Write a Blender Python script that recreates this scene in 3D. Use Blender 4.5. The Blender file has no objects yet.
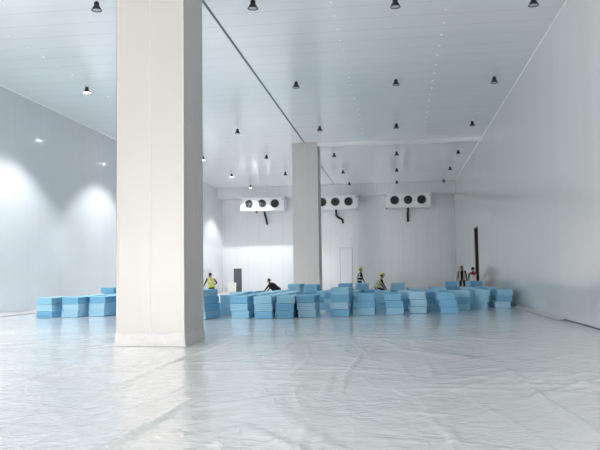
import bpy, bmesh, math, random
from mathutils import Vector, Matrix, noise as mnoise
random.seed(7)
C = bpy.context.scene.collection
SC = bpy.context.scene
PI = math.pi

# ------------------------------------------------------------------ camera
f_px, yaw, pit, rol, cam_h = 728.5, .132, .068, -.014, 1.4
Fv = Vector((-math.sin(yaw)*math.cos(pit), math.cos(yaw)*math.cos(pit), math.sin(pit)))
R0 = Vector((math.cos(yaw), math.sin(yaw), 0)); U0 = R0.cross(Fv)
Rv = R0*math.cos(rol) + U0*math.sin(rol); Uv = U0*math.cos(rol) - R0*math.sin(rol)
cd = bpy.data.cameras.new('camera'); cam = bpy.data.objects.new('camera', cd); C.objects.link(cam)
cd.sensor_fit = 'HORIZONTAL'; cd.sensor_width = 36; cd.lens = f_px/600*36; cd.clip_end = 200; cd.clip_start = .05
cam.matrix_world = Matrix(((Rv.x, Uv.x, -Fv.x, 0), (Rv.y, Uv.y, -Fv.y, 0), (Rv.z, Uv.z, -Fv.z, cam_h), (0, 0, 0, 1)))
SC.camera = cam

# ------------------------------------------------------------------ sky, daylight, exposure
LAMP_W, DOOR_W, SKY = 2450, 4600, 1.0
W = bpy.data.worlds.new('sky'); SC.world = W; W.use_nodes = True
W.node_tree.nodes['Background'].inputs[0].default_value = (.72, .84, 1, 1)
W.node_tree.nodes['Background'].inputs[1].default_value = SKY
vs = SC.view_settings
SC.display_settings.display_device = 'sRGB'
vs.view_transform = 'Standard'; vs.look = 'None'; vs.gamma = 1; vs.use_curve_mapping = False
vs.exposure = -0.11
SC.cycles.max_bounces = 16; SC.cycles.diffuse_bounces = 10; SC.cycles.glossy_bounces = 6
SC.cycles.sample_clamp_indirect = 8
DX0, DX1, DZ = -14.4, -10.6, 4.2          # loading door in the front wall
def area(name, loc, rot, sx, sy, w, col):
    l = bpy.data.lights.new(name, 'AREA'); l.shape = 'RECTANGLE'; l.size = sx; l.size_y = sy; l.energy = w; l.color = col
    o = bpy.data.objects.new(name, l); C.objects.link(o); o.location = loc; o.rotation_euler = rot; return o
area('loading_door_daylight', ((DX0+DX1)/2, -18.05, DZ/2), (PI/2, 0, 0), DX1-DX0-.1, DZ-.1, DOOR_W, (1, .955, .92))

# ------------------------------------------------------------------ materials
def mat(name, col, rough=.5, metal=0, spec=.5, emit=None, es=0):
    m = bpy.data.materials.new(name); m.use_nodes = True
    b = m.node_tree.nodes['Principled BSDF']
    b.inputs['Base Color'].default_value = (*col, 1); b.inputs['Roughness'].default_value = rough
    b.inputs['Metallic'].default_value = metal; b.inputs['Specular IOR Level'].default_value = spec
    if emit: b.inputs['Emission Color'].default_value = (*emit, 1); b.inputs['Emission Strength'].default_value = es
    return m
def node(m, t, **k):
    n = m.node_tree.nodes.new(t)
    for a, v in k.items(): setattr(n, a, v)
    return n
def lk(m, a, b): m.node_tree.links.new(a, b)
def mth(m, op, a, b=None, c=None):
    n = node(m, 'ShaderNodeMath', operation=op)
    for i, v in enumerate((a, b, c)):
        if v is None: continue
        if isinstance(v, (int, float)): n.inputs[i].default_value = v
        else: lk(m, v, n.inputs[i])
    return n.outputs[0]
def mottled(name, col, rough, amt=.06, scale=6, **k):
    m = mat(name, col, rough, **k); b = m.node_tree.nodes['Principled BSDF']
    tc = node(m, 'ShaderNodeTexCoord'); n = node(m, 'ShaderNodeTexNoise'); n.inputs['Scale'].default_value = scale
    n.inputs['Detail'].default_value = 4; lk(m, tc.outputs['Object'], n.inputs['Vector'])
    mr = node(m, 'ShaderNodeMapRange'); mr.inputs[3].default_value = 1-amt; mr.inputs[4].default_value = 1+amt; lk(m, n.outputs[0], mr.inputs[0])
    mx = node(m, 'ShaderNodeVectorMath', operation='SCALE'); mx.inputs[0].default_value = col; lk(m, mr.outputs[0], mx.inputs['Scale'])
    lk(m, mx.outputs[0], b.inputs['Base Color'])
    return m
def panel(name, col, rough, axis, period, micro, bump=.25, wob=.0015, seam_dark=.82):
    """painted sandwich panel: joints every `period` along axis, shallow ribs every `micro`, slight oil-canning"""
    m = mat(name, col, rough, spec=.5); b = m.node_tree.nodes['Principled BSDF']
    tc = node(m, 'ShaderNodeTexCoord'); sp = node(m, 'ShaderNodeSeparateXYZ'); lk(m, tc.outputs['Object'], sp.inputs[0])
    u = sp.outputs[axis]
    fr = mth(m, 'FRACT', mth(m, 'DIVIDE', mth(m, 'ADD', u, 200.), period))
    seam = mth(m, 'LESS_THAN', mth(m, 'ABSOLUTE', mth(m, 'SUBTRACT', fr, .5)), .008/period)
    pid = mth(m, 'FLOOR', mth(m, 'DIVIDE', mth(m, 'ADD', u, 200.), period))
    wn = node(m, 'ShaderNodeTexWhiteNoise', noise_dimensions='1D'); lk(m, mth(m, 'ADD', pid, .37), wn.inputs['W'])
    tint = mth(m, 'MULTIPLY_ADD', wn.outputs[0], .035, .983)
    shade = mth(m, 'MULTIPLY', tint, mth(m, 'SUBTRACT', 1., mth(m, 'MULTIPLY', seam, 1-seam_dark)))
    mx = node(m, 'ShaderNodeVectorMath', operation='SCALE'); mx.inputs[0].default_value = col; lk(m, shade, mx.inputs['Scale'])
    lk(m, mx.outputs[0], b.inputs['Base Color'])
    rib = mth(m, 'SINE', mth(m, 'MULTIPLY', u, 2*PI/micro))
    mp = node(m, 'ShaderNodeMapping'); sc = [.25]*3; sc[axis] = 1.6; mp.inputs['Scale'].default_value = sc
    lk(m, tc.outputs['Object'], mp.inputs[0])
    n = node(m, 'ShaderNodeTexNoise'); n.inputs['Scale'].default_value = 1.0; n.inputs['Detail'].default_value = 2; lk(m, mp.outputs[0], n.inputs['Vector'])
    hgt = mth(m, 'ADD', mth(m, 'MULTIPLY', rib, .0004), mth(m, 'MULTIPLY', n.outputs[0], wob*3))
    hgt = mth(m, 'SUBTRACT', hgt, mth(m, 'MULTIPLY', seam, .003))
    bp = node(m, 'ShaderNodeBump'); bp.inputs['Strength'].default_value = bump; bp.inputs['Distance'].default_value = 1; lk(m, hgt, bp.inputs['Height'])
    lk(m, bp.outputs[0], b.inputs['Normal'])
    return m
M_wall = panel('white_wall_panel', (.69, .705, .72), .12, 1, 1.0, .125, seam_dark=.92)
M_rwall = panel('white_wall_panel_right', (.71, .705, .695), .11, 1, 1.0, .125, bump=.13, seam_dark=.93)
M_back = panel('white_wall_panel_back', (.77, .77, .785), .28, 0, 1.0, .125, seam_dark=.78)
M_ceil = panel('white_ceiling_panel', (.79, .82, .83), .15, 1, 1.0, .25, seam_dark=.68)
M_col = panel('column_cladding', (.53, .505, .485), .35, 0, 50, .12, bump=.12)
M_trim = mat('white_trim', (.86, .855, .84), .4)
M_edge = mat('column_trim', (.58, .56, .54), .4)
M_joint = mat('grey_joint_seal', (.10, .125, .14), .5)
M_black = mat('black_metal', (.010, .012, .014), .45)
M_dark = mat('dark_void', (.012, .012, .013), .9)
M_tan = mat('tan_core_edge', (.34, .27, .17), .8)
M_gdoor = mottled('dark_grey_door', (.085, .095, .11), .4, .1, 2)
M_conc = mottled('floor_slab', (.55, .56, .57), .7)
M_case = mottled('cooler_casing', (.80, .81, .83), .35, .03, 2)
M_case2 = mat('cooler_ring', (.72, .73, .74), .4)
M_fan = mat('fan_black', (.012, .013, .016), .5)
M_blade = mat('fan_blade', (.014, .016, .02), .3)
M_wire = mat('fan_guard_wire', (.06, .065, .07), .4)
M_ins = mat('pipe_insulation', (.010, .010, .012), .85)
M_lens_on = mat('lamp_lens_lit', (.9, .9, .9), .3, emit=(.95, .98, 1), es=80)
M_lens_off = mat('lamp_lens', (.5, .52, .54), .25)
M_bolt = mat('white_bolt_cap', (.95, .95, .95), .3)
M_board = mat('white_board', (.82, .80, .74), .6)
def foam(name, col):
    return mottled(name, col, .65, .05, 3)
M_foam = [foam('blue_foam_light', (.38, .62, .76)), foam('blue_foam', (.29, .55, .71)), foam('blue_foam_deep', (.19, .45, .65))]
def film_mat(name, col, k=1.0):
    m = mat(name, col, .3, spec=.5); b = m.node_tree.nodes['Principled BSDF']
    b.inputs['Coat Weight'].default_value = .85; b.inputs['Coat Roughness'].default_value = .06; b.inputs['Coat IOR'].default_value = 1.42
    tc = node(m, 'ShaderNodeTexCoord')
    def ns(scale, sx, sy, rz, sharp, det=2, dist=.4, off=0):
        mp = node(m, 'ShaderNodeMapping'); mp.vector_type = 'TEXTURE'; mp.inputs['Scale'].default_value = (1/sx, 1/sy, 1); mp.inputs['Rotation'].default_value = (0, 0, rz); mp.inputs['Location'].default_value = (off, off, off)
        lk(m, tc.outputs['Object'], mp.inputs[0]); n = node(m, 'ShaderNodeTexNoise'); n.inputs['Scale'].default_value = scale; n.inputs['Detail'].default_value = det
        n.inputs['Distortion'].default_value = dist
        lk(m, mp.outputs[0], n.inputs['Vector'])
        a = mth(m, 'ABSOLUTE', mth(m, 'SUBTRACT', n.outputs[0], .5))
        return mth(m, 'MINIMUM', mth(m, 'MULTIPLY', a, sharp), 1.)
    h1 = ns(1.0, 1.5, .22, .10, 16, 1, .3); h2 = ns(1.0, 1.3, .30, -.75, 16, 1, .3, 4); h3 = ns(1.0, 3.5, 3.5, .9, 8, 3, .8); h4 = ns(1.0, 1.4, .35, 1.25, 14, 2, .3, 9)
    msk = node(m, 'ShaderNodeTexNoise'); msk.inputs['Scale'].default_value = .45; msk.inputs['Detail'].default_value = 1; lk(m, tc.outputs['Object'], msk.inputs['Vector'])
    mk = node(m, 'ShaderNodeMapRange'); mk.inputs[1].default_value = .35; mk.inputs[2].default_value = .65; mk.inputs[3].default_value = .35; lk(m, msk.outputs[0], mk.inputs[0])
    h = mth(m, 'ADD', mth(m, 'MULTIPLY', h1, -.010), mth(m, 'MULTIPLY', h2, -.007))
    h = mth(m, 'ADD', h, mth(m, 'MULTIPLY', h4, -.005))
    h = mth(m, 'MULTIPLY', mth(m, 'ADD', h, mth(m, 'MULTIPLY', h3, -.008)), mk.outputs[0])
    bp = node(m, 'ShaderNodeBump'); bp.inputs['Strength'].default_value = .6*k; bp.inputs['Distance'].default_value = 1; lk(m, h, bp.inputs['Height'])
    lk(m, bp.outputs[0], b.inputs['Normal']); lk(m, bp.outputs[0], b.inputs['Coat Normal'])
    return m
M_film = film_mat('white_plastic_film', (.79, .79, .79))
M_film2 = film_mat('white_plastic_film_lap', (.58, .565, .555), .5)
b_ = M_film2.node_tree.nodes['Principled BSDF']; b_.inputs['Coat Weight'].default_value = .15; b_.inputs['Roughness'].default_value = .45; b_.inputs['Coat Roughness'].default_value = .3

# ------------------------------------------------------------------ mesh helpers
def obj(name, bm, m, parent=None, smooth=False):
    me = bpy.data.meshes.new(name); bm.to_mesh(me); bm.free()
    for x in (m if isinstance(m, (list, tuple)) else [m]): me.materials.append(x)
    if smooth:
        for p in me.polygons: p.use_smooth = True
    o = bpy.data.objects.new(name, me); C.objects.link(o)
    if parent: o.parent = parent
    return o
def box(bm, x0, x1, y0, y1, z0, z1, mi=0):
    v = [bm.verts.new((x, y, z)) for x in (x0, x1) for y in (y0, y1) for z in (z0, z1)]
    for q in ((0, 1, 3, 2), (4, 6, 7, 5), (0, 4, 5, 1), (2, 3, 7, 6), (0, 2, 6, 4), (1, 5, 7, 3)):
        bm.faces.new([v[i] for i in q]).material_index = mi
    return v
def bev_box(x0, x1, y0, y1, z0, z1, w=.01, seg=2):
    bm = bmesh.new(); box(bm, x0, x1, y0, y1, z0, z1)
    bmesh.ops.bevel(bm, geom=bm.edges[:], offset=w, segments=seg, affect='EDGES', profile=.5); return bm
def lathe(prof, n=20, bm=None, mi=0, M=None, caps=True):
    bm = bm or bmesh.new(); rings = []
    for r, z in prof:
        rings.append([bm.verts.new((M or Matrix()) @ Vector((r*math.cos(2*PI*i/n), r*math.sin(2*PI*i/n), z))) for i in range(n)])
    for a, b in zip(rings, rings[1:]):
        for i in range(n): bm.faces.new((a[i], a[(i+1) % n], b[(i+1) % n], b[i])).material_index = mi
    if caps:
        bm.faces.new(rings[0][::-1]).material_index = mi; bm.faces.new(rings[-1]).material_index = mi
    return bm
def tube(pts, rad, n=8, bm=None, mi=0):
    bm = bm or bmesh.new(); pts = [Vector(p) for p in pts]
    if not isinstance(rad, (list, tuple)): rad = [rad]*len(pts)
    rings = []; ref = None
    for i, p in enumerate(pts):
        d = (pts[min(i+1, len(pts)-1)] - pts[max(i-1, 0)]).normalized()
        if ref is None: ref = d.orthogonal().normalized()
        ref = (ref - d*ref.dot(d)).normalized(); s = d.cross(ref)
        rings.append([bm.verts.new(p + rad[i]*(ref*math.cos(2*PI*k/n) + s*math.sin(2*PI*k/n))) for k in range(n)])
    for a, b in zip(rings, rings[1:]):
        for k in range(n): bm.faces.new((a[k], a[(k+1) % n], b[(k+1) % n], b[k])).material_index = mi
    bm.faces.new(rings[0][::-1]).material_index = mi; bm.faces.new(rings[-1]).material_index = mi
    return bm
def tag(o, label, cat, group=None, kind=None):
    o['label'] = label; o['category'] = cat
    if group: o['group'] = group
    if kind: o['kind'] = kind
    return o
def empty(name, loc, rz=0):
    o = bpy.data.objects.new(name, None); C.objects.link(o); o.location = loc; o.rotation_euler = (0, 0, rz); o.empty_display_size = .2; return o
def dup(root, loc, rz=None):
    r = root.copy(); C.objects.link(r); r.location = loc
    if rz is not None: r.rotation_euler = (0, 0, rz)
    for ch in root.children:
        c = ch.copy(); C.objects.link(c); c.parent = r
        for g in ch.children:
            d = g.copy(); C.objects.link(d); d.parent = c
    return r
def struct(name, bm, m, parent=None, label=None, cat=None):
    o = obj(name, bm, m, parent)
    if not parent:
        o['kind'] = 'structure'
        if label: o['label'] = label; o['category'] = cat or name.split('_')[0]
    return o
def bx(*a):
    bm = bmesh.new(); box(bm, *a); return bm

# ------------------------------------------------------------------ room shell
XL, XR, YF, YB, H = -14.7, 4.7, -18.0, 60.5, 8.7
struct('floor', bx(XL-.2, XR+.2, YF-.2, YB+.2, -.3, 0), M_conc, None, 'concrete floor slab under the plastic film', 'floor')
struct('ceiling', bx(XL-.2, XR+.2, YF-.2, YB+.2, H, H+.2), M_ceil, None, 'glossy white panel ceiling with cross joints', 'ceiling')
struct('wall_left', bx(XL-.2, XL, YF-.2, YB+.2, 0, H), M_wall, None, 'white panel wall on the left with pools of lamp light', 'wall')
struct('wall_back', bx(XL, XR, YB, YB+.2, 0, H), M_back, None, 'white panel wall at the far end behind the coolers', 'wall')
bm = bmesh.new(); D0, D1, DH = 43.5, 45.7, 4.08
box(bm, XR, XR+.2, YF-.2, D0, 0, H); box(bm, XR, XR+.2, D1, YB+.2, 0, H); box(bm, XR, XR+.2, D0, D1, DH, H)
struct('wall_right', bm, M_rwall, None, 'glossy white panel wall on the right with a tall doorway', 'wall')
bm = bmesh.new()
box(bm, XL, DX0, YF-.2, YF, 0, H); box(bm, DX1, XR, YF-.2, YF, 0, H); box(bm, DX0, DX1, YF-.2, YF, DZ, H)
struct('wall_front', bm, M_wall, None, 'white panel wall behind the viewer with the loading door', 'wall')
# dark passage behind the doorway in the right wall
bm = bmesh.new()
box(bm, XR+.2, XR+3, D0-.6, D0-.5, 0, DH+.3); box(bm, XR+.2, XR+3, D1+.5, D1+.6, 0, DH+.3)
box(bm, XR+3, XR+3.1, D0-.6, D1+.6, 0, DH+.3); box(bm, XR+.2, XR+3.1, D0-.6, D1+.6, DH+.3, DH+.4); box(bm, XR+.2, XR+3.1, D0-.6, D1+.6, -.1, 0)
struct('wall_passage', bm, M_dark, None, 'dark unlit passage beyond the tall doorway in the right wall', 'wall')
fr = struct('door_1', bx(XR-.004, XR+.045, D1-.10, D1-.001, 0, DH), M_tan, None, 'tan jamb of the tall dark doorway in the right wall', 'door')
struct('door_frame', bx(XR-.015, XR+.2, D0, D0+.05, 0, DH), M_black, fr); struct('jamb_lining', bx(XR+.046, XR+.21, D1-.11, D1-.001, 0, DH), M_black, fr); struct('door_lintel', bx(XR-.015, XR+.2, D0, D1, DH-.06, DH-.001), M_black, fr)
# dark grey personnel door in the back wall
dr = struct('door_2', bev_box(-13.74, -13.04, YB-.06, YB-.005, .02, 1.99, .008), M_gdoor, None, 'dark grey personnel door in the far wall, left end', 'door')
bm = bmesh.new(); box(bm, -13.80, -13.74, YB-.08, YB-.002, 0, 2.05); box(bm, -13.04, -12.98, YB-.08, YB-.002, 0, 2.05); box(bm, -13.74, -13.04, YB-.08, YB-.002, 1.99, 2.05)
struct('door_frame', bm, M_trim, dr)
struct('door_handle', tube([(-13.12, YB-.06, 1.0), (-13.12, YB-.12, 1.0), (-13.24, YB-.12, 1.0)], .012), M_black, dr)
# flush white freezer door in the back wall
dr = struct('door_3', bev_box(-4.70, -3.70, YB-.03, YB-.002, .02, 3.55, .01), M_back, None, 'flush white door in the far wall below the middle cooler', 'door')
bm = bmesh.new(); box(bm, -4.72, -4.70, YB-.012, YB-.002, 0, 3.57); box(bm, -3.70, -3.68, YB-.012, YB-.002, 0, 3.57); box(bm, -4.72, -3.68, YB-.012, YB-.002, 3.55, 3.57)
struct('door_seal', bm, M_joint, dr)
for x in (-4.62, -3.78): struct('bolt', lathe([(.03, 0), (.03, .02)], 10, M=Matrix.Translation((x, YB, 4.3)) @ Matrix.Rotation(PI/2, 4, 'X')), M_joint, dr)
struct('baseboard_right', bx(XR-.012, XR-.001, YF, D0-.05, .0, .035), M_joint, None, 'thin dark seal line along the foot of the right wall', 'baseboard')
# bulkhead, drop beam, ceiling joint, coves
HB = 7.80
struct('trim_1', bx(XL, XR, 59.0, YB, HB, H), M_back, None, 'white bulkhead box along the top of the far wall', 'trim')
CX, CW, C1Y, C2Y = -4.97, 1.43, 14.26, 39.85
struct('trim_2', bx(CX+CW/2, XR, C2Y+.02, C2Y+.32, H-.20, H), M_trim, None, 'white cross beam under the ceiling from far column to right wall', 'trim')
bm = bmesh.new()
for a, b in ((YF, C1Y), (C1Y+CW, C2Y), (C2Y+CW, 59.0)): box(bm, CX-.035, CX+.035, a, b, H-.012, H+.01)
struct('trim_3', bm, M_joint, None, 'dark joint strip running lengthwise along the ceiling', 'trim')
for n_, x0, x1 in ((4, XL, XL+.05), (5, XR-.05, XR)):
    bm = bmesh.new(); s = 1 if n_ == 4 else -1; xa = XL if n_ == 4 else XR
    v = [bm.verts.new(p) for y in (YF, 59.0) for p in ((xa, y, H-.028), (xa+s*.028, y, H), (xa, y, H))]
    for q in ((0, 1, 4, 3), (1, 2, 5, 4), (2, 0, 3, 5), (0, 2, 1), (3, 4, 5)): bm.faces.new([v[i] for i in q])
    bmesh.ops.recalc_face_normals(bm, faces=bm.faces[:])
    struct('trim_%d' % n_, bm, M_trim, None, 'white corner cove between ceiling and %s wall' % ('left' if n_ == 4 else 'right'), 'trim')

# ------------------------------------------------------------------ the two clad columns
def column(y0, label):
    a, b = CX-CW/2, CX+CW/2
    c = struct('column', bev_box(a, b, y0, y0+CW, 0, H, .006, 1), M_col, None, label, 'column')
    for x, sx in ((a, 1), (b, -1)):
        for y, sy in ((y0, 1), (y0+CW, -1)):
            bm = bmesh.new(); e = .005
            xs = sorted((x-sx*e, x+sx*.045)); ys = sorted((y-sy*e, y+sy*.0015)); box(bm, *xs, *ys, 0, H)
            xs = sorted((x-sx*e, x+sx*.0015)); ys = sorted((y-sy*e, y+sy*.045)); box(bm, *xs, *ys, 0, H)
            struct('corner_trim', bm, M_edge, c)
    for y in (y0-.003, y0+CW-.003): struct('seam_strip', bx(CX-.012, CX+.012, y, y+.006, 0, H), M_edge, c)
    for x in (a-.003, b-.003): struct('seam_strip', bx(x, x+.006, y0+CW/2-.012, y0+CW/2+.012, 0, H), M_edge, c)
    return c
column(C1Y, 'large near white clad column standing on the film floor')
column(C2Y, 'far white clad column rising behind the foam stacks')

# ------------------------------------------------------------------ plastic film on the floor
def ridge(x, y):
    """long folds, mostly running along the hall"""
    h = 0
    for fx, k, w, ph in ((-3.55, .020, .05, .3), (-2.3, .016, .045, 1.1), (-.93, .016, .035, 2.), (-.62, .018, .035, 2.6), (.35, .012, .05, 3.7), (1.6, .014, .06, 4.4), (2.9, .010, .06, 5.), (-5.2, .014, .06, 5.8), (-7.1, .016, .06, 6.6), (-9.3, .014, .07, 7.5), (-11.5, .014, .07, 8.4)):
        c = fx + .10*math.sin(y*.35+ph*3) + .05*mnoise.noise(Vector((y*.8, ph, 0)))
        a = max(0, .25+1.3*mnoise.noise(Vector((y*.3+ph*7, ph*3, 0))))
        d = (x-c)/(w*.62)
        if abs(d) < 2.2: h += k*2.3*min(a, 1)*max(0, 1-abs(d)/2.2)**1.5
    for ang, per, amp, s in ((.5, .9, .010, 0), (-.65, 1.1, .010, 9), (1.35, .7, .008, 17)):
        u = x*math.cos(ang)+y*math.sin(ang); v = -x*math.sin(ang)+y*math.cos(ang)
        n = mnoise.noise(Vector((u*per*1.6+s, v*.22, s)))
        g = max(0, mnoise.noise(Vector((u*.35, v*.5, s+5)))*1.6)
        h += 1.5*amp*g*max(0, 1-abs(n)*9)
    return h
xs = [XL+.03 + i*(XR-XL-.06)/420 for i in range(421)]
ys = []; y = 1.0
while y < 22.2: ys.append(y); y += max(.045, min(.13, .0075*y))

for c_ in (C1Y, C2Y): ys = [v for v in ys if abs(v-c_) > .04 and abs(v-c_-CW) > .04] + [c_-.004, c_+CW+.004]
xs = sorted([v for v in xs if abs(v-CX+CW/2) > .03 and abs(v-CX-CW/2) > .03] + [CX-CW/2-.004, CX+CW/2+.004])
ys += [YF+.05] + [22.5+.75*i for i in range(51)]; ys = sorted(v for v in ys if v < YB-.05)
def film_z(x, y):
    if y <= 1 or y > 21: return .005
    fade = min(1, (21.0-y)/9)*max(0, min(1, (x-XL-.5)/.5, (XR-.5-x)/.5))
    if CX-CW/2-.2 < x < CX+CW/2+.2 and C1Y-.2 < y < C1Y+CW+.2: fade = 0
    return .005 + (1.5*ridge(x, y)*fade if fade else 0)
ca, cb = CX-CW/2-.0045, CX+CW/2+.0045
def film(x0, x1, y0, y1, where):
    gx = [x for x in xs if x0 <= x <= x1]; gy = [y for y in ys if y0 <= y <= y1]; bm = bmesh.new()
    grid = [[bm.verts.new((x, y, film_z(x, y))) for x in gx] for y in gy]
    for a, b in zip(grid, grid[1:]):
        for i in range(len(gx)-1): bm.faces.new((a[i], a[i+1], b[i+1], b[i]))
    tag(obj('plastic_film', bm, M_film, None, True), 'wrinkled translucent plastic film on the floor %s' % where, 'plastic sheet', 'plastic film sheets on the floor')
film(-99, ca+.001, -99, 99, 'between the columns and the left wall')
film(cb-.001, 99, -99, 99, 'between the columns and the right wall')
film(ca, cb, -99, C1Y-.0035, 'in front of the near column')
film(ca, cb, C1Y+CW+.0035, C2Y-.0035, 'from the near column back to the far column')
film(ca, cb, C2Y+CW+.0035, 99, 'behind the far column')

def skirt(x0, x1, y0, y1, hh):
    bm = bmesh.new(); per = []
    n = 46
    for (ax, ay), (bx_, by) in (((x0, y0), (x1, y0)), ((x1, y0), (x1, y1)), ((x1, y1), (x0, y1)), ((x0, y1), (x0, y0))):
        for i in range(n):
            t = i/n; per.append((ax+(bx_-ax)*t, ay+(by-ay)*t))
    cx, cy = (x0+x1)/2, (y0+y1)/2; rings = []
    for k in range(9):
        z = hh*k/8; r = []
        for (px, py) in per:
            dx, dy = px-cx, py-cy; m_ = max(abs(dx)/(x1-cx), abs(dy)/(y1-cy))
            off = .012+.025*(1-k/8)**2+.018*mnoise.noise(Vector((px*7, py*7, z*14)))+.010*abs(mnoise.noise(Vector((px*15+z*9, py*15, z*20))))
            s = 1+max(off, .009)/((x1-x0)/2)
            zz = z+(.035*mnoise.noise(Vector((px*3, py*3, 9))) if k == 8 else 0)
            r.append(bm.verts.new((cx+dx*s, cy+dy*s, max(zz, .008))))
        rings.append(r)
    for a, b in zip(rings, rings[1:]):
        for i in range(len(per)): bm.faces.new((a[i], a[(i+1) % len(per)], b[(i+1) % len(per)], b[i]))
    return bm
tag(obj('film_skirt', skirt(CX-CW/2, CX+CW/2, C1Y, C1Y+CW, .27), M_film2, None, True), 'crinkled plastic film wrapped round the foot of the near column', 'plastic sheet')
def lap(x, s, y0, y1, hmin, hmax, seed):
    bm = bmesh.new(); prev = None; y = y0
    while y <= y1:
        hh = hmin+(hmax-hmin)*(.5+.5*mnoise.noise(Vector((y*.5, seed, 0)))*1.6); hh = max(.03, hh)
        col = []
        for k in range(6):
            t = k/5; off = .012+.20*(1-t)**2.2+.02*mnoise.noise(Vector((y*4, t*4, seed)))
            col.append(bm.verts.new((x+s*max(off, .008), y, .014+hh*t)))
        if prev:
            for k in range(5): bm.faces.new((prev[k], col[k], col[k+1], prev[k+1]))
        prev = col; y += .12
    return bm
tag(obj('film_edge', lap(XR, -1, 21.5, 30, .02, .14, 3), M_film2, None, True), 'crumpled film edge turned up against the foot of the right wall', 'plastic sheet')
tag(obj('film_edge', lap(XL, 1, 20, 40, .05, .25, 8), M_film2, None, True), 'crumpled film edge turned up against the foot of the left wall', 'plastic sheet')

# ------------------------------------------------------------------ foam board packs
def pack_mesh(seed, w=.58, l=1.80, h=.232, nb=4):
    r = random.Random(seed); bm = bmesh.new(); rings = []
    t = h/nb
    def ring(z, ox, oy, ins):
        a, b = w/2-ins, l/2-ins; c = .004
        return [bm.verts.new((ox+x, oy+y+l/2, z)) for x, y in ((-a+c, -b), (a-c, -b), (a, -b+c), (a, b-c), (a-c, b), (-a+c, b), (-a, b-c), (-a, -b+c))]
    for k in range(nb):
        ox, oy = r.uniform(-.008, .008), r.uniform(-.01, .01)
        for z, ins in ((k*t+.001, .02), (k*t+.005, 0), ((k+1)*t-.005, 0), ((k+1)*t-.001, .02)): rings.append(ring(z, ox, oy, ins))
    for a, b in zip(rings, rings[1:]):
        for i in range(8): bm.faces.new((a[i], a[(i+1) % 8], b[(i+1) % 8], b[i]))
    bm.faces.new(rings[0][::-1]); bm.faces.new(rings[-1])
    me = bpy.data.meshes.new('foam_board_pack'); bm.to_mesh(me); bm.free()
    me.materials.append(M_foam[seed % 3]); return me
PH = .238
packs = [pack_mesh(i) for i in range(9)]
def pack(x, y, z, rz, label, group):
    o = bpy.data.objects.new('foam_board_pack', random.choice(packs)); C.objects.link(o)
    o.location = (x, y, z); o.rotation_euler = (0, 0, rz); tag(o, label, 'foam boards', group); return o
def level_names(n): return {1: ['Single'], 2: ['Lower', 'Upper'], 3: ['Bottom', 'Middle', 'Top'], 4: ['Bottom', 'Second lowest', 'Second highest', 'Top'], 5: ['Bottom', 'Second lowest', 'Middle', 'Second highest', 'Top']}[n]
npk = 0
def stack(x, y, n, where=None, lean=0., jit=.035, group='blue foam board packs in the crowded back rows'):
    """x = middle of the front face, y = its front"""
    global npk
    rz0 = random.uniform(-.02, .02)
    for k in range(n):
        lab = '%s blue foam board pack in %s' % (level_names(n)[k], where) if where else 'blue foam board pack in the crowded stacks behind the front row'
        pack(x+lean*k+random.uniform(-jit, jit), y+random.uniform(-.03, .03) - (.02 if where else 0), .010+k*PH, rz0+random.uniform(-.025, .025), lab, 'front row foam board packs' if where else group); npk += 1
R_ = 'front stack right of the near column'
front = [(-12.2, 24.1, 3, 'the leftmost front stack by the left wall', 0), (-11.38, 24.35, 3, 'the second front stack from the left wall', 0), (-10.65, 24.9, 3, 'the third front stack from the left wall', .01),
    (-9.72, 25.1, 3, 'the fourth front stack from the left wall', 0),
    (-6.38, 22.75, 4, 'the first '+R_, -.03), (-5.95, 25.2, 3, 'the second '+R_, .0), (-5.12, 23.45, 3, 'the third '+R_, -.012), (-4.32, 23.15, 3, 'the fourth '+R_, .012),
    (-3.62, 23.3, 3, 'the fifth '+R_, .0), (-2.96, 23.55, 3, 'the sixth '+R_, .0), (-1.9, 23.95, 4, 'the seventh '+R_, .0), (-1.08, 24.7, 3, 'the eighth '+R_, .0),
    (-.12, 24.9, 3, 'the ninth '+R_, -.03), (.69, 25.7, 3, 'the tenth '+R_, -.01), (1.72, 25.3, 3, 'the eleventh '+R_, -.045), (3.08, 28.7, 3, 'the twelfth '+R_, .04), (4.02, 29.2, 3, 'the last front stack, beside the right wall', .06)]
for x, y, n, wh, ln in front: stack(x, y, n, wh, ln)
placed = [(x, y) for x, y, *_ in front]
def free(x, y): return all(abs(x-a) > .70 or abs(y-b) > 1.88 for a, b in placed)
def extra(x, y, n, wh=None):
    placed.append((x, y)); stack(x, y, n, wh)
extra(-4.95, 34.6, 4, 'the left stack before the far column')
extra(-3.75, 31.6, 4, 'the right tall stack before the far column')
extra(-2.42, 33.6, 4, 'the stack left of the black vest worker')
extra(-1.66, 33.6, 4, 'the stack directly below the black vest worker')
extra(3.86, 37.2, 4, 'the stack before the worker with red collar')
extra(2.6, 36.4, 4, 'the stack left of the two doorway workers')
extra(-12.32, 30.0, 4, 'the higher stack behind the left front stacks')
extra(-10.5, 35.7, 4, 'the stack beside the yellow vest worker')
def yfront(x):
    pts = [(-13, 24.1), (-9.7, 25.1), (-6.4, 23.2), (-5, 23.3), (-3, 23.5), (-1.9, 23.9), (-.1, 24.9), (1.7, 25.4), (3.1, 28.2), (4.1, 29.2), (5, 29.3)]
    for (a, b), (c, d) in zip(pts, pts[1:]):
        if a <= x <= c: return b+(d-b)*(x-a)/(c-a)
    return 25
extra(-.62, 28.2, 3); extra(2.32, 27.35, 3); extra(-2.45, 27.3, 3); extra(.33, 27.65, 3); extra(1.2, 27.7, 3)
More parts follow.
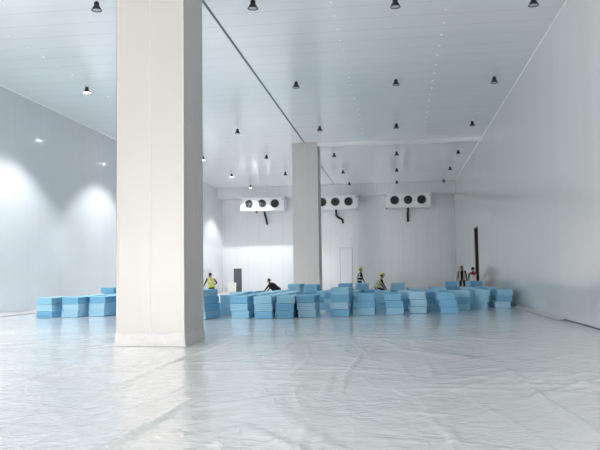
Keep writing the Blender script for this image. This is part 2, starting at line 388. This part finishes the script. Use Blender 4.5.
for x, y, n, wh, ln in [f for f in front if f[0] > -7]:
    for k in range(1, 7):
        yy = y+1.91*k+random.uniform(-.01, .03); xx = min(x+random.uniform(-.05, .05)+.015*k, 4.22)
        if yy > (31.5 if x < -5 else 33.5 if x < -2.5 else 35.0) or not free(xx, yy): continue
        placed.append((xx, yy)); stack(xx, yy, 3 if random.random() < .9 else 4, None, random.uniform(-.015, .015))
for x, y in ((-1.5, 31.5), (2.5, 30.4), (.2, 34.3), (1.2, 33.6), (3.5, 33.5), (2.4, 33.0)):
    if free(x, y): placed.append((x, y)); stack(x, y, 3)
for x, y in ((-11.75, 26.6), (-10.9, 27.0), (-11.2, 29.4), (-10.0, 28.5), (-8.9, 25.2), (-8.0, 25.0), (-7.15, 24.6)):
    if free(x, y): placed.append((x, y)); stack(x, y, 3)
# one more length of foam laid flat on top behind
print('packs', npk)

# ------------------------------------------------------------------ ceiling lamps
def make_lamp(lit):
    t = empty('ceiling_lamp', (0, 0, H))
    obj('mounting_plate', lathe([(.06, -.012), (.06, 0)], 16), M_case2, t)
    bm = tube([(0, 0, -.012), (0, 0, -.10)], .014); obj('stem', bm, M_case2, t)
    bm = lathe([(.03, -.225), (.055, -.215), (.060, -.12), (.045, -.10)], 20)
    for k in range(8):
        lathe([(.068, -.205+k*.011), (.068, -.201+k*.011)], 20, bm)
    obj('housing', bm, M_black, t, True)
    bm = lathe([(.050, -.175), (.070, -.205), (.096, -.245), (.116, -.288), (.138, -.316), (.140, -.332), (.130, -.332), (.110, -.296), (.088, -.256), (.06, -.225)], 28)
    obj('bell_shade', bm, M_black, t, True)
    bm = lathe([(.115, -.308), (.110, -.322), (.06, -.330)], 28); obj('lens', bm, M_lens_on if lit else M_lens_off, t, True)
    if lit:
        l = bpy.data.lights.new('lamp_beam', 'SPOT'); l.energy = LAMP_W; l.spot_size = math.radians(114); l.spot_blend = .36; l.shadow_soft_size = .11; l.color = (.95, .98, 1)
        o = bpy.data.objects.new('lamp_beam', l); C.objects.link(o); o.parent = t; o.location = (0, 0, -.345)
    return t
LY = [10.4, 18.85, 26.9, 35.05, 43.2, 50.2, 56.9]; LS = [.14, .14, .09, .04, .06, .0, .0]
rows = [(-11.5, 'row nearest the left wall'), (-7.65, 'second row from the left wall'), (-3.6, 'third row, by the joint strip'), (.1, 'fourth row, over the middle aisle'), (3.7, 'row nearest the right wall')]
on_ = [make_lamp(True), make_lamp(False)]; used = [0, 0]
ordn = ['beyond view', 'nearest', 'second nearest', 'fourth farthest', 'third farthest', 'second farthest', 'farthest']
ord0 = ['second beyond view', 'first beyond view', 'nearest visible'] + ordn[3:]
for ri, (x, rn) in enumerate(rows):
    for yi, y in enumerate(LY):
        y += LS[yi]*x
        if yi == 0 and ri > 0: continue
        lit = ri == 0; i = 0 if lit else 1
        if used[i]: t = dup(on_[i], (x, y, H))
        else: t = on_[i]; t.location = (x, y, H); used[i] = 1
        lab = '%s bell ceiling lamp, %s in the %s' % ('lit black' if lit else 'unlit black', (ord0 if ri == 0 else ordn)[yi], rn)
        tag(t, lab, 'ceiling lamp', 'bell lamps on the ceiling')

# rows of white bolt caps
bm = lathe([(.042, -.004), (.040, -.014), (.022, -.024)], 10); bm2 = bm
first = None
for x, lab in ((-11.45, 'small white bolt cap in the ceiling line near the left wall'), (-1.62, 'small white bolt cap in the ceiling line just right of the far column'), (1.5, 'small white bolt cap in the ceiling line nearer the right wall')):
    for k in range(19):
        y = 18.0+1.085*k
        if x < -10 and any(abs(y-v) < .25 for v in LY): continue
        if first is None: o = first = obj('ceiling_bolt', bm2, M_bolt)
        else: o = first.copy(); C.objects.link(o)
        o.location = (x, y, H+.004); tag(o, lab, 'bolt', lab.replace('small white bolt cap', 'white bolt caps'))

# ------------------------------------------------------------------ evaporator coolers
CY0, CY1, CZ0, CZ1 = 58.2, 59.9, 6.67, 7.72
def make_cooler(w):
    t = empty('evaporator_cooler', (0, CY0, CZ0)); h = CZ1-CZ0; d = CY1-CY0
    # origin: middle of the bottom front edge
    obj('casing', bev_box(-w/2, w/2, 0, d, 0, h, .02), M_case, t)
    bm = bmesh.new(); box(bm, -w/2+.05, w/2-.05, .05, d-.05, -.05, .004); obj('drip_tray', bm, M_case2, t)
    for x in (-w/2+.12, w/2-.12): obj('end_bolt', lathe([(.045, 0), (.045, .012)], 12, M=Matrix.Translation((x, 0, h-.17)) @ Matrix.Rotation(PI/2, 4, 'X')), M_fan, t)
    for x in (-w/2+.25, w/2-.25):
        for y in (.85, d-.25): obj('hanger', bx(x-.02, x+.02, y-.02, y+.02, h-.01, HB-CZ0), M_case2, t)
    for k in (-1, 0, 1):
        cx, cz = k*1.06, h/2+.01
        T = Matrix.Translation((cx, 0, cz)) @ Matrix.Rotation(PI/2, 4, 'X')
        fan = obj('fan', lathe([(.335, .004), (.335, .012), (.05, .012)], 36, M=T), M_fan, t)
        obj('fan_ring', lathe([(.40, 0), (.395, .03), (.365, .075), (.345, .075), (.340, .006)], 40, M=T, caps=False), M_case2, fan, True)
        bm = bmesh.new()
        for j in range(5):
            a0 = 2*PI*j/5+.3*k
            v = []
            for a, z0 in ((0, .022), (.42, .050), (.75, .058)):
                for r in (.09, .325): v.append(bm.verts.new(T @ Vector((r*math.cos(a0+a*(1 if r > .2 else 1.25)), r*math.sin(a0+a*(1 if r > .2 else 1.25)), z0))))
            for q in ((0, 1, 3, 2), (2, 3, 5, 4)): bm.faces.new([v[i] for i in q])
        bmesh.ops.solidify(bm, geom=bm.faces[:], thickness=.006)
        obj('blades', bm, M_blade, fan)
        obj('hub', lathe([(.10, .012), (.10, .075), (.07, .09)], 20, M=T), M_fan, fan, True)
        bm = bmesh.new()
        for r in (.12, .18, .24, .30):
            lathe([(r-.005, .078), (r-.005, .086), (r+.005, .086), (r+.005, .078), (r-.005, .078)], 36, bm, M=T, caps=False)
        for j in range(8):
            a = 2*PI*j/8+.2; tube([T @ Vector((.07*math.cos(a), .07*math.sin(a), .083)), T @ Vector((.36*math.cos(a), .36*math.sin(a), .078))], .005, 5, bm)
        obj('guard', bm, M_wire, fan)
    return t
def drain(parent, pts, loc):
    obj('drain_pipe', tube([Vector(p)-Vector(loc) for p in pts], .085, 10), M_ins, parent, True)
c3 = make_cooler(3.6); loc = (.95, CY0, CZ0); 
c1 = dup(c3, (-10.83, CY0, CZ0)); c2 = dup(c3, (-4.84, CY0, CZ0)); c3.location = loc
tag(c3, 'white three-fan unit cooler on the right with straight black drain pipe', 'unit cooler', 'unit coolers on the far wall')
tag(c1, 'brightly lit white three-fan unit cooler on the left with slanting black pipe', 'unit cooler', 'unit coolers on the far wall')
tag(c2, 'white three-fan unit cooler half behind the far column with bent pipe', 'unit cooler', 'unit coolers on the far wall')
drain(c3, [(.94, 58.7, CZ0-.03), (.94, 59.2, 6.45), (.94, 60.3, 6.3), (.94, 60.38, 5.9), (.94, 60.38, 5.62)], loc)
drain(c1, [(-10.75, 58.7, CZ0-.03), (-10.78, 59.6, 6.2), (-10.80, 60.36, 5.7)], (-10.83, CY0, CZ0))
drain(c2, [(-4.84, 58.7, CZ0-.03), (-4.88, 59.4, 6.35), (-4.95, 60.2, 6.28), (-4.85, 60.36, 6.15), (-4.50, 60.38, 5.95), (-4.42, 60.38, 5.85), (-4.42, 60.38, 5.6)], (-4.84, CY0, CZ0))
obj('sensor', lathe([(.10, 0), (.10, .12), (.06, .17)], 14, M=Matrix.Translation((-.55, .5, 0)) @ Matrix.Rotation(PI, 4, 'X')), M_fan, c1)
obj('sensor', lathe([(.06, 0), (.06, .12), (.03, .15)], 14, M=Matrix.Translation((-1.7, .3, 0)) @ Matrix.Rotation(PI, 4, 'X')), M_fan, c3)

# ------------------------------------------------------------------ white board leaning by the personnel door
bm = bev_box(-.38, .38, -.03, .03, 0, .80, .006)
bmesh.ops.rotate(bm, verts=bm.verts[:], cent=(0, 0, 0), matrix=Matrix.Rotation(-.14, 3, 'X') @ Matrix.Rotation(.0, 3, 'Y'))
o = obj('board', bm, M_board); o.location = (-13.88, YB-.26, .012); tag(o, 'cream white board leaning by the dark grey door on the far wall', 'board')

# ------------------------------------------------------------------ people
def ik(a, b, l1, l2, hint):
    d = b-a; L = min(d.length, (l1+l2)*.995); u = d.normalized(); b2 = a+u*L
    x = (l1*l1-l2*l2+L*L)/(2*L); h = math.sqrt(max(l1*l1-x*x, 0))
    n = hint-u*hint.dot(u); n.normalize()
    return a+u*x+n*h, b2
def person(label, loc, rz, hip=(0, .92), lean=0., feet=((-.12, .0), (.12, .0)), hands=((-.3, .1, .85), (.3, .1, .85)), head=(0., 0.),
           shirt=(.01, .01, .012), trousers=(.012, .012, .015), vest=((.8, .9, .1), (.85, .85, .8)), helmet=None, open_vest=False, collar=None, sleeves=None, bulk=1.0):
    V = Vector
    P = V((0, hip[0], hip[1])); u = V((0, math.sin(lean), math.cos(lean))); fw = V((0, math.cos(lean), -math.sin(lean)))
    vs_, ed, rad, cls = [], [], [], []
    def v(p, r, c, prev=None):
        vs_.append(V(p)); rad.append(r if isinstance(r, tuple) else (r, r)); cls.append(c)
        if prev is not None: ed.append((prev, len(vs_)-1))
        return len(vs_)-1
    p0 = v(P, (.15, .115), 'shirt'); p1 = v(P+u*.16, (.135, .10), 'shirt', p0); p2 = v(P+u*.32, (.155, .115), 'shirt', p1); p3 = v(P+u*.45, (.12, .085), 'shirt', p2)
    nk = P+u*.54; p4 = v(nk, .055, 'skin', p3)
    ha = lean*.45+head[0]; hu = V((math.sin(head[1])*math.sin(ha), math.cos(head[1])*math.sin(ha), math.cos(ha)))
    hf = V((math.sin(head[1])*math.cos(ha), math.cos(head[1])*math.cos(ha), -math.sin(ha)))
    p5 = v(nk+hu*.07+hf*.015, (.062, .07), 'skin', p4); p6 = v(nk+hu*.14+hf*.02, (.078, .095), 'skin', p5); p7 = v(nk+hu*.215+hf*.01, (.062, .075), 'skin', p6)
    for s, ft in zip((-1, 1), feet):
        hp = P+V((s*.095, 0, -.03)); an = V((ft[0], ft[1], .09)); kn, an = ik(hp, an, .44, .43, V((s*.08, 1, .15)))
        a = v(hp, .095, 'leg', p0); mid = v((hp+kn)/2, .082, 'leg', a); k = v(kn, .06, 'leg', mid); c = v((kn*.62+an*.38), .058, 'leg', k); e = v(an, .042, 'boot', c)
        v(an+V((s*.02, .13, -.045)), .038, 'boot', e)
    hand_at = []
    for s, hd in zip((-1, 1), hands):
        sh = P+u*.465+V((s*.185, 0, 0)); el, wr = ik(sh, V(hd), .29, .26, V((s*.6, -.9, -.2)))
        a = v(sh, .062, 'sleeve', p3); b = v((sh+el)/2, .05, 'sleeve', a); e = v(el, .041, 'sleeve', b); w = v(wr, .029, 'sleeve', e)
        d = (wr-el).normalized(); v(wr+d*.045, (.034, .022), 'skin', w); hand_at.append((wr, d, s))
    me = bpy.data.meshes.new('b'); me.from_pydata(vs_, ed, []); o = bpy.data.objects.new('b', me); C.objects.link(o)
    md = o.modifiers.new('s', 'SKIN'); md.branch_smoothing = .6
    for i, sv in enumerate(me.skin_vertices[0].data): sv.radius = rad[i]; sv.use_root = (i == 0)
    sb = o.modifiers.new('u', 'SUBSURF'); sb.levels = 2; sb.render_levels = 2
    bpy.context.view_layer.update()
    ev = o.evaluated_get(bpy.context.evaluated_depsgraph_get()); m2 = bpy.data.meshes.new_from_object(ev)
    bpy.data.objects.remove(o); bpy.data.meshes.remove(me)
    order = ['skin', 'shirt', 'sleeve', 'leg', 'boot', 'eye']
    bm = bmesh.new(); bm.from_mesh(m2); bpy.data.meshes.remove(m2)
    for f in bm.faces:
        c = f.calc_center_median(); best = None
        for i, j in ed:
            a, b = vs_[i], vs_[j]; t = max(0, min(1, (c-a).dot(b-a)/max((b-a).length_squared, 1e-9)))
            d = (c-(a+(b-a)*t)).length/(rad[i][0]*(1-t)+rad[j][0]*t)
            if best is None or d < best[0]: best = (d, cls[j])
        f.material_index = order.index(best[1])
    # face
    side = hf.cross(hu).normalized(); hc = nk+hu*.14+hf*.02
    tube([hc+hf*.085+hu*.03, hc+hf*.115-hu*.01, hc+hf*.088-hu*.022], [.008, .014, .010], 6, bm, 0)
    for s in (-1, 1):
        tube([hc+side*s*.032+hf*.082+hu*.022, hc+side*s*.032+hf*.094+hu*.022], [.010, .006], 6, bm, 5)
        tube([hc+side*s*.076-hf*.01-hu*.03, hc+side*s*.088-hf*.018, hc+side*s*.080-hf*.012+hu*.03], [.008, .015, .009], 6, bm, 0)
    tube([hc+hf*.078-hu*.052-side*.022, hc+hf*.088-hu*.054, hc+hf*.078-hu*.052+side*.022], [.004, .006, .004], 5, bm, 5)
    for wr, d, s in hand_at:
        sd = V((0, 0, 1)).cross(d); sd = sd.normalized() if sd.length > .1 else V((1, 0, 0)); nn = d.cross(sd).normalized()
        base = wr+d*.055
        for k, ln in enumerate((.066, .078, .072, .058)):
            q = base+sd*(k-1.5)*.018; tube([q, q+d*ln*.6, q+d*ln*.9-nn*s*.0-V((0, 0, .018))], [.0095, .0085, .006], 6, bm, 0)
        q = wr+d*.025+sd*.028; tube([q, q+d*.03+sd*.022, q+d*.06+sd*.024], [.011, .010, .007], 6, bm, 0)
    root = empty('person', loc, rz); tag(root, label, 'person')
    skin = mat('skin', (.30, .17, .11), .5)
    ms = [skin, mat('shirt', shirt, .8), mat('sleeve', sleeves or shirt, .8), mat('trousers', trousers, .8), M_black, M_black]
    obj('body', bm, ms, root, True)
    if vest:
        prof = [(-.06, .178, .142), (.04, .176, .140), (.10, .172, .136), (.16, .170, .134), (.22, .176, .138), (.28, .184, .142), (.36, .192, .142), (.42, .195, .130), (.475, .17, .105), (.52, .095, .085), (.545, .078, .075)]
        n = 28; bm = bmesh.new(); rings = []
        for t, rx, ry in prof:
            rings.append([bm.verts.new(P+u*t+V((1, 0, 0))*rx*bulk*math.cos(2*PI*i/n)+fw*ry*bulk*math.sin(2*PI*i/n)) for i in range(n)])
        for r_, (a, b) in enumerate(zip(rings, rings[1:])):
            for i in range(n):
                an = (i+.5)/n*360
                if open_vest and 70 < an < 110: continue
                f = bm.faces.new((a[i], a[(i+1) % n], b[(i+1) % n], b[i]))
                band = r_ in (1, 4) or (r_ >= 5 and any(abs(an-q) < 14 for q in (50, 130, 230, 310)))
                f.material_index = 1 if band else 0
                if collar and r_ >= 6 and 215 < an < 325: f.material_index = 2
        bmesh.ops.solidify(bm, geom=bm.faces[:], thickness=.008)
        obj('safety_vest', bm, [mat('vest', vest[0], .7), mat('vest_band', vest[1], .35), mat('vest_collar', collar or vest[0], .7)], root, True)
    T = Matrix((( *side, 0), (*hf, 0), (*hu, 0), (0, 0, 0, 1))).transposed(); T = Matrix.Translation(hc+hu*.02) @ T
    if helmet:
        m = mat('helmet_shell', helmet, .3); bm = lathe([(.125, .035), (.124, .045), (.112, .05), (.110, .085), (.092, .125), (.055, .150), (.012, .158)], 24)
        for q in bm.verts:
            q.co.y *= 1.15
            if q.co.z < .048 and q.co.y > .06: q.co.y += .035
        bmesh.ops.transform(bm, matrix=T, verts=bm.verts[:]); obj('hard_hat', bm, m, root, True)
    bm = bmesh.new(); bmesh.ops.create_uvsphere(bm, u_segments=20, v_segments=14, radius=1)
    for q in list(bm.verts):
        if (q.co.y > .25 and q.co.z < .55) or q.co.z < -.55: bm.verts.remove(q)
    for q in bm.verts: q.co = Vector((q.co.x*.090, q.co.y*.108-.012, q.co.z*.098+.022))
    if helmet:
        for q in list(bm.verts):
            if q.co.z > .06: bm.verts.remove(q)
    bmesh.ops.transform(bm, matrix=T, verts=bm.verts[:]); bmesh.ops.solidify(bm, geom=bm.faces[:], thickness=.012)
    obj('hair', bm, mat('black_hair', (.008, .007, .007), .6), root, True)
    return root
person('worker in yellow vest and dark red sleeves leaning a hand on a stack', (-9.85, 37.9, .006), .55, hip=(-.10, .79), lean=.40, feet=((-.16, -.18), (.16, .12)),
       hands=((-.30, .46, .80), (.20, .12, .88)), sleeves=(.12, .012, .016), shirt=(.12, .012, .016), vest=((.78, .85, .12), (.88, .88, .66)))
person('worker in yellow hard hat and black vest with white bands', (-2.28, 44, .006), -1.1, hip=(0, .93), lean=.12, hands=((-.25, .16, .86), (.25, .22, .90)),
       vest=((.015, .015, .018), (.9, .9, .8)), helmet=(.62, .62, .04))
person('worker in yellow hard hat and pale yellow vest bending forward', (-.98, 38.4, .006), -1.25, hip=(-.15, .66), lean=.55, feet=((-.15, -.05), (.15, .22)),
       hands=((-.22, .40, .50), (.22, .36, .52)), vest=((.80, .82, .35), (.9, .9, .8)), helmet=(.65, .52, .05))
person('standing worker in open reflective vest and black clothes by the doorway', (3.80, 44.3, .006), 2.9, hip=(0, .99), lean=.02, hands=((-.28, .06, .86), (.28, .08, .84)),
       vest=((.88, .66, .52), (.95, .93, .90)), open_vest=True, head=(.55, 0))
person('worker in white banded vest with red collar at the dark doorway', (4.27, 42.6, .006), .12, hip=(0, .88), lean=.08, hands=((-.27, .2, .85), (.27, .2, .85)),
       vest=((.95, .86, .82), (.97, .96, .95)), collar=(.55, .02, .03))
person('person in black crouching among the stacks with bent back', (-6.3, 36.6, .006), PI/2-.25, hip=(-.26, .62), lean=.92, bulk=1.3, feet=((-.14, -.05), (.14, .15)),
       hands=((-.2, .62, .35), (.2, .62, .35)), vest=((.010, .010, .012), (.010, .010, .012)), head=(-.2, 0))
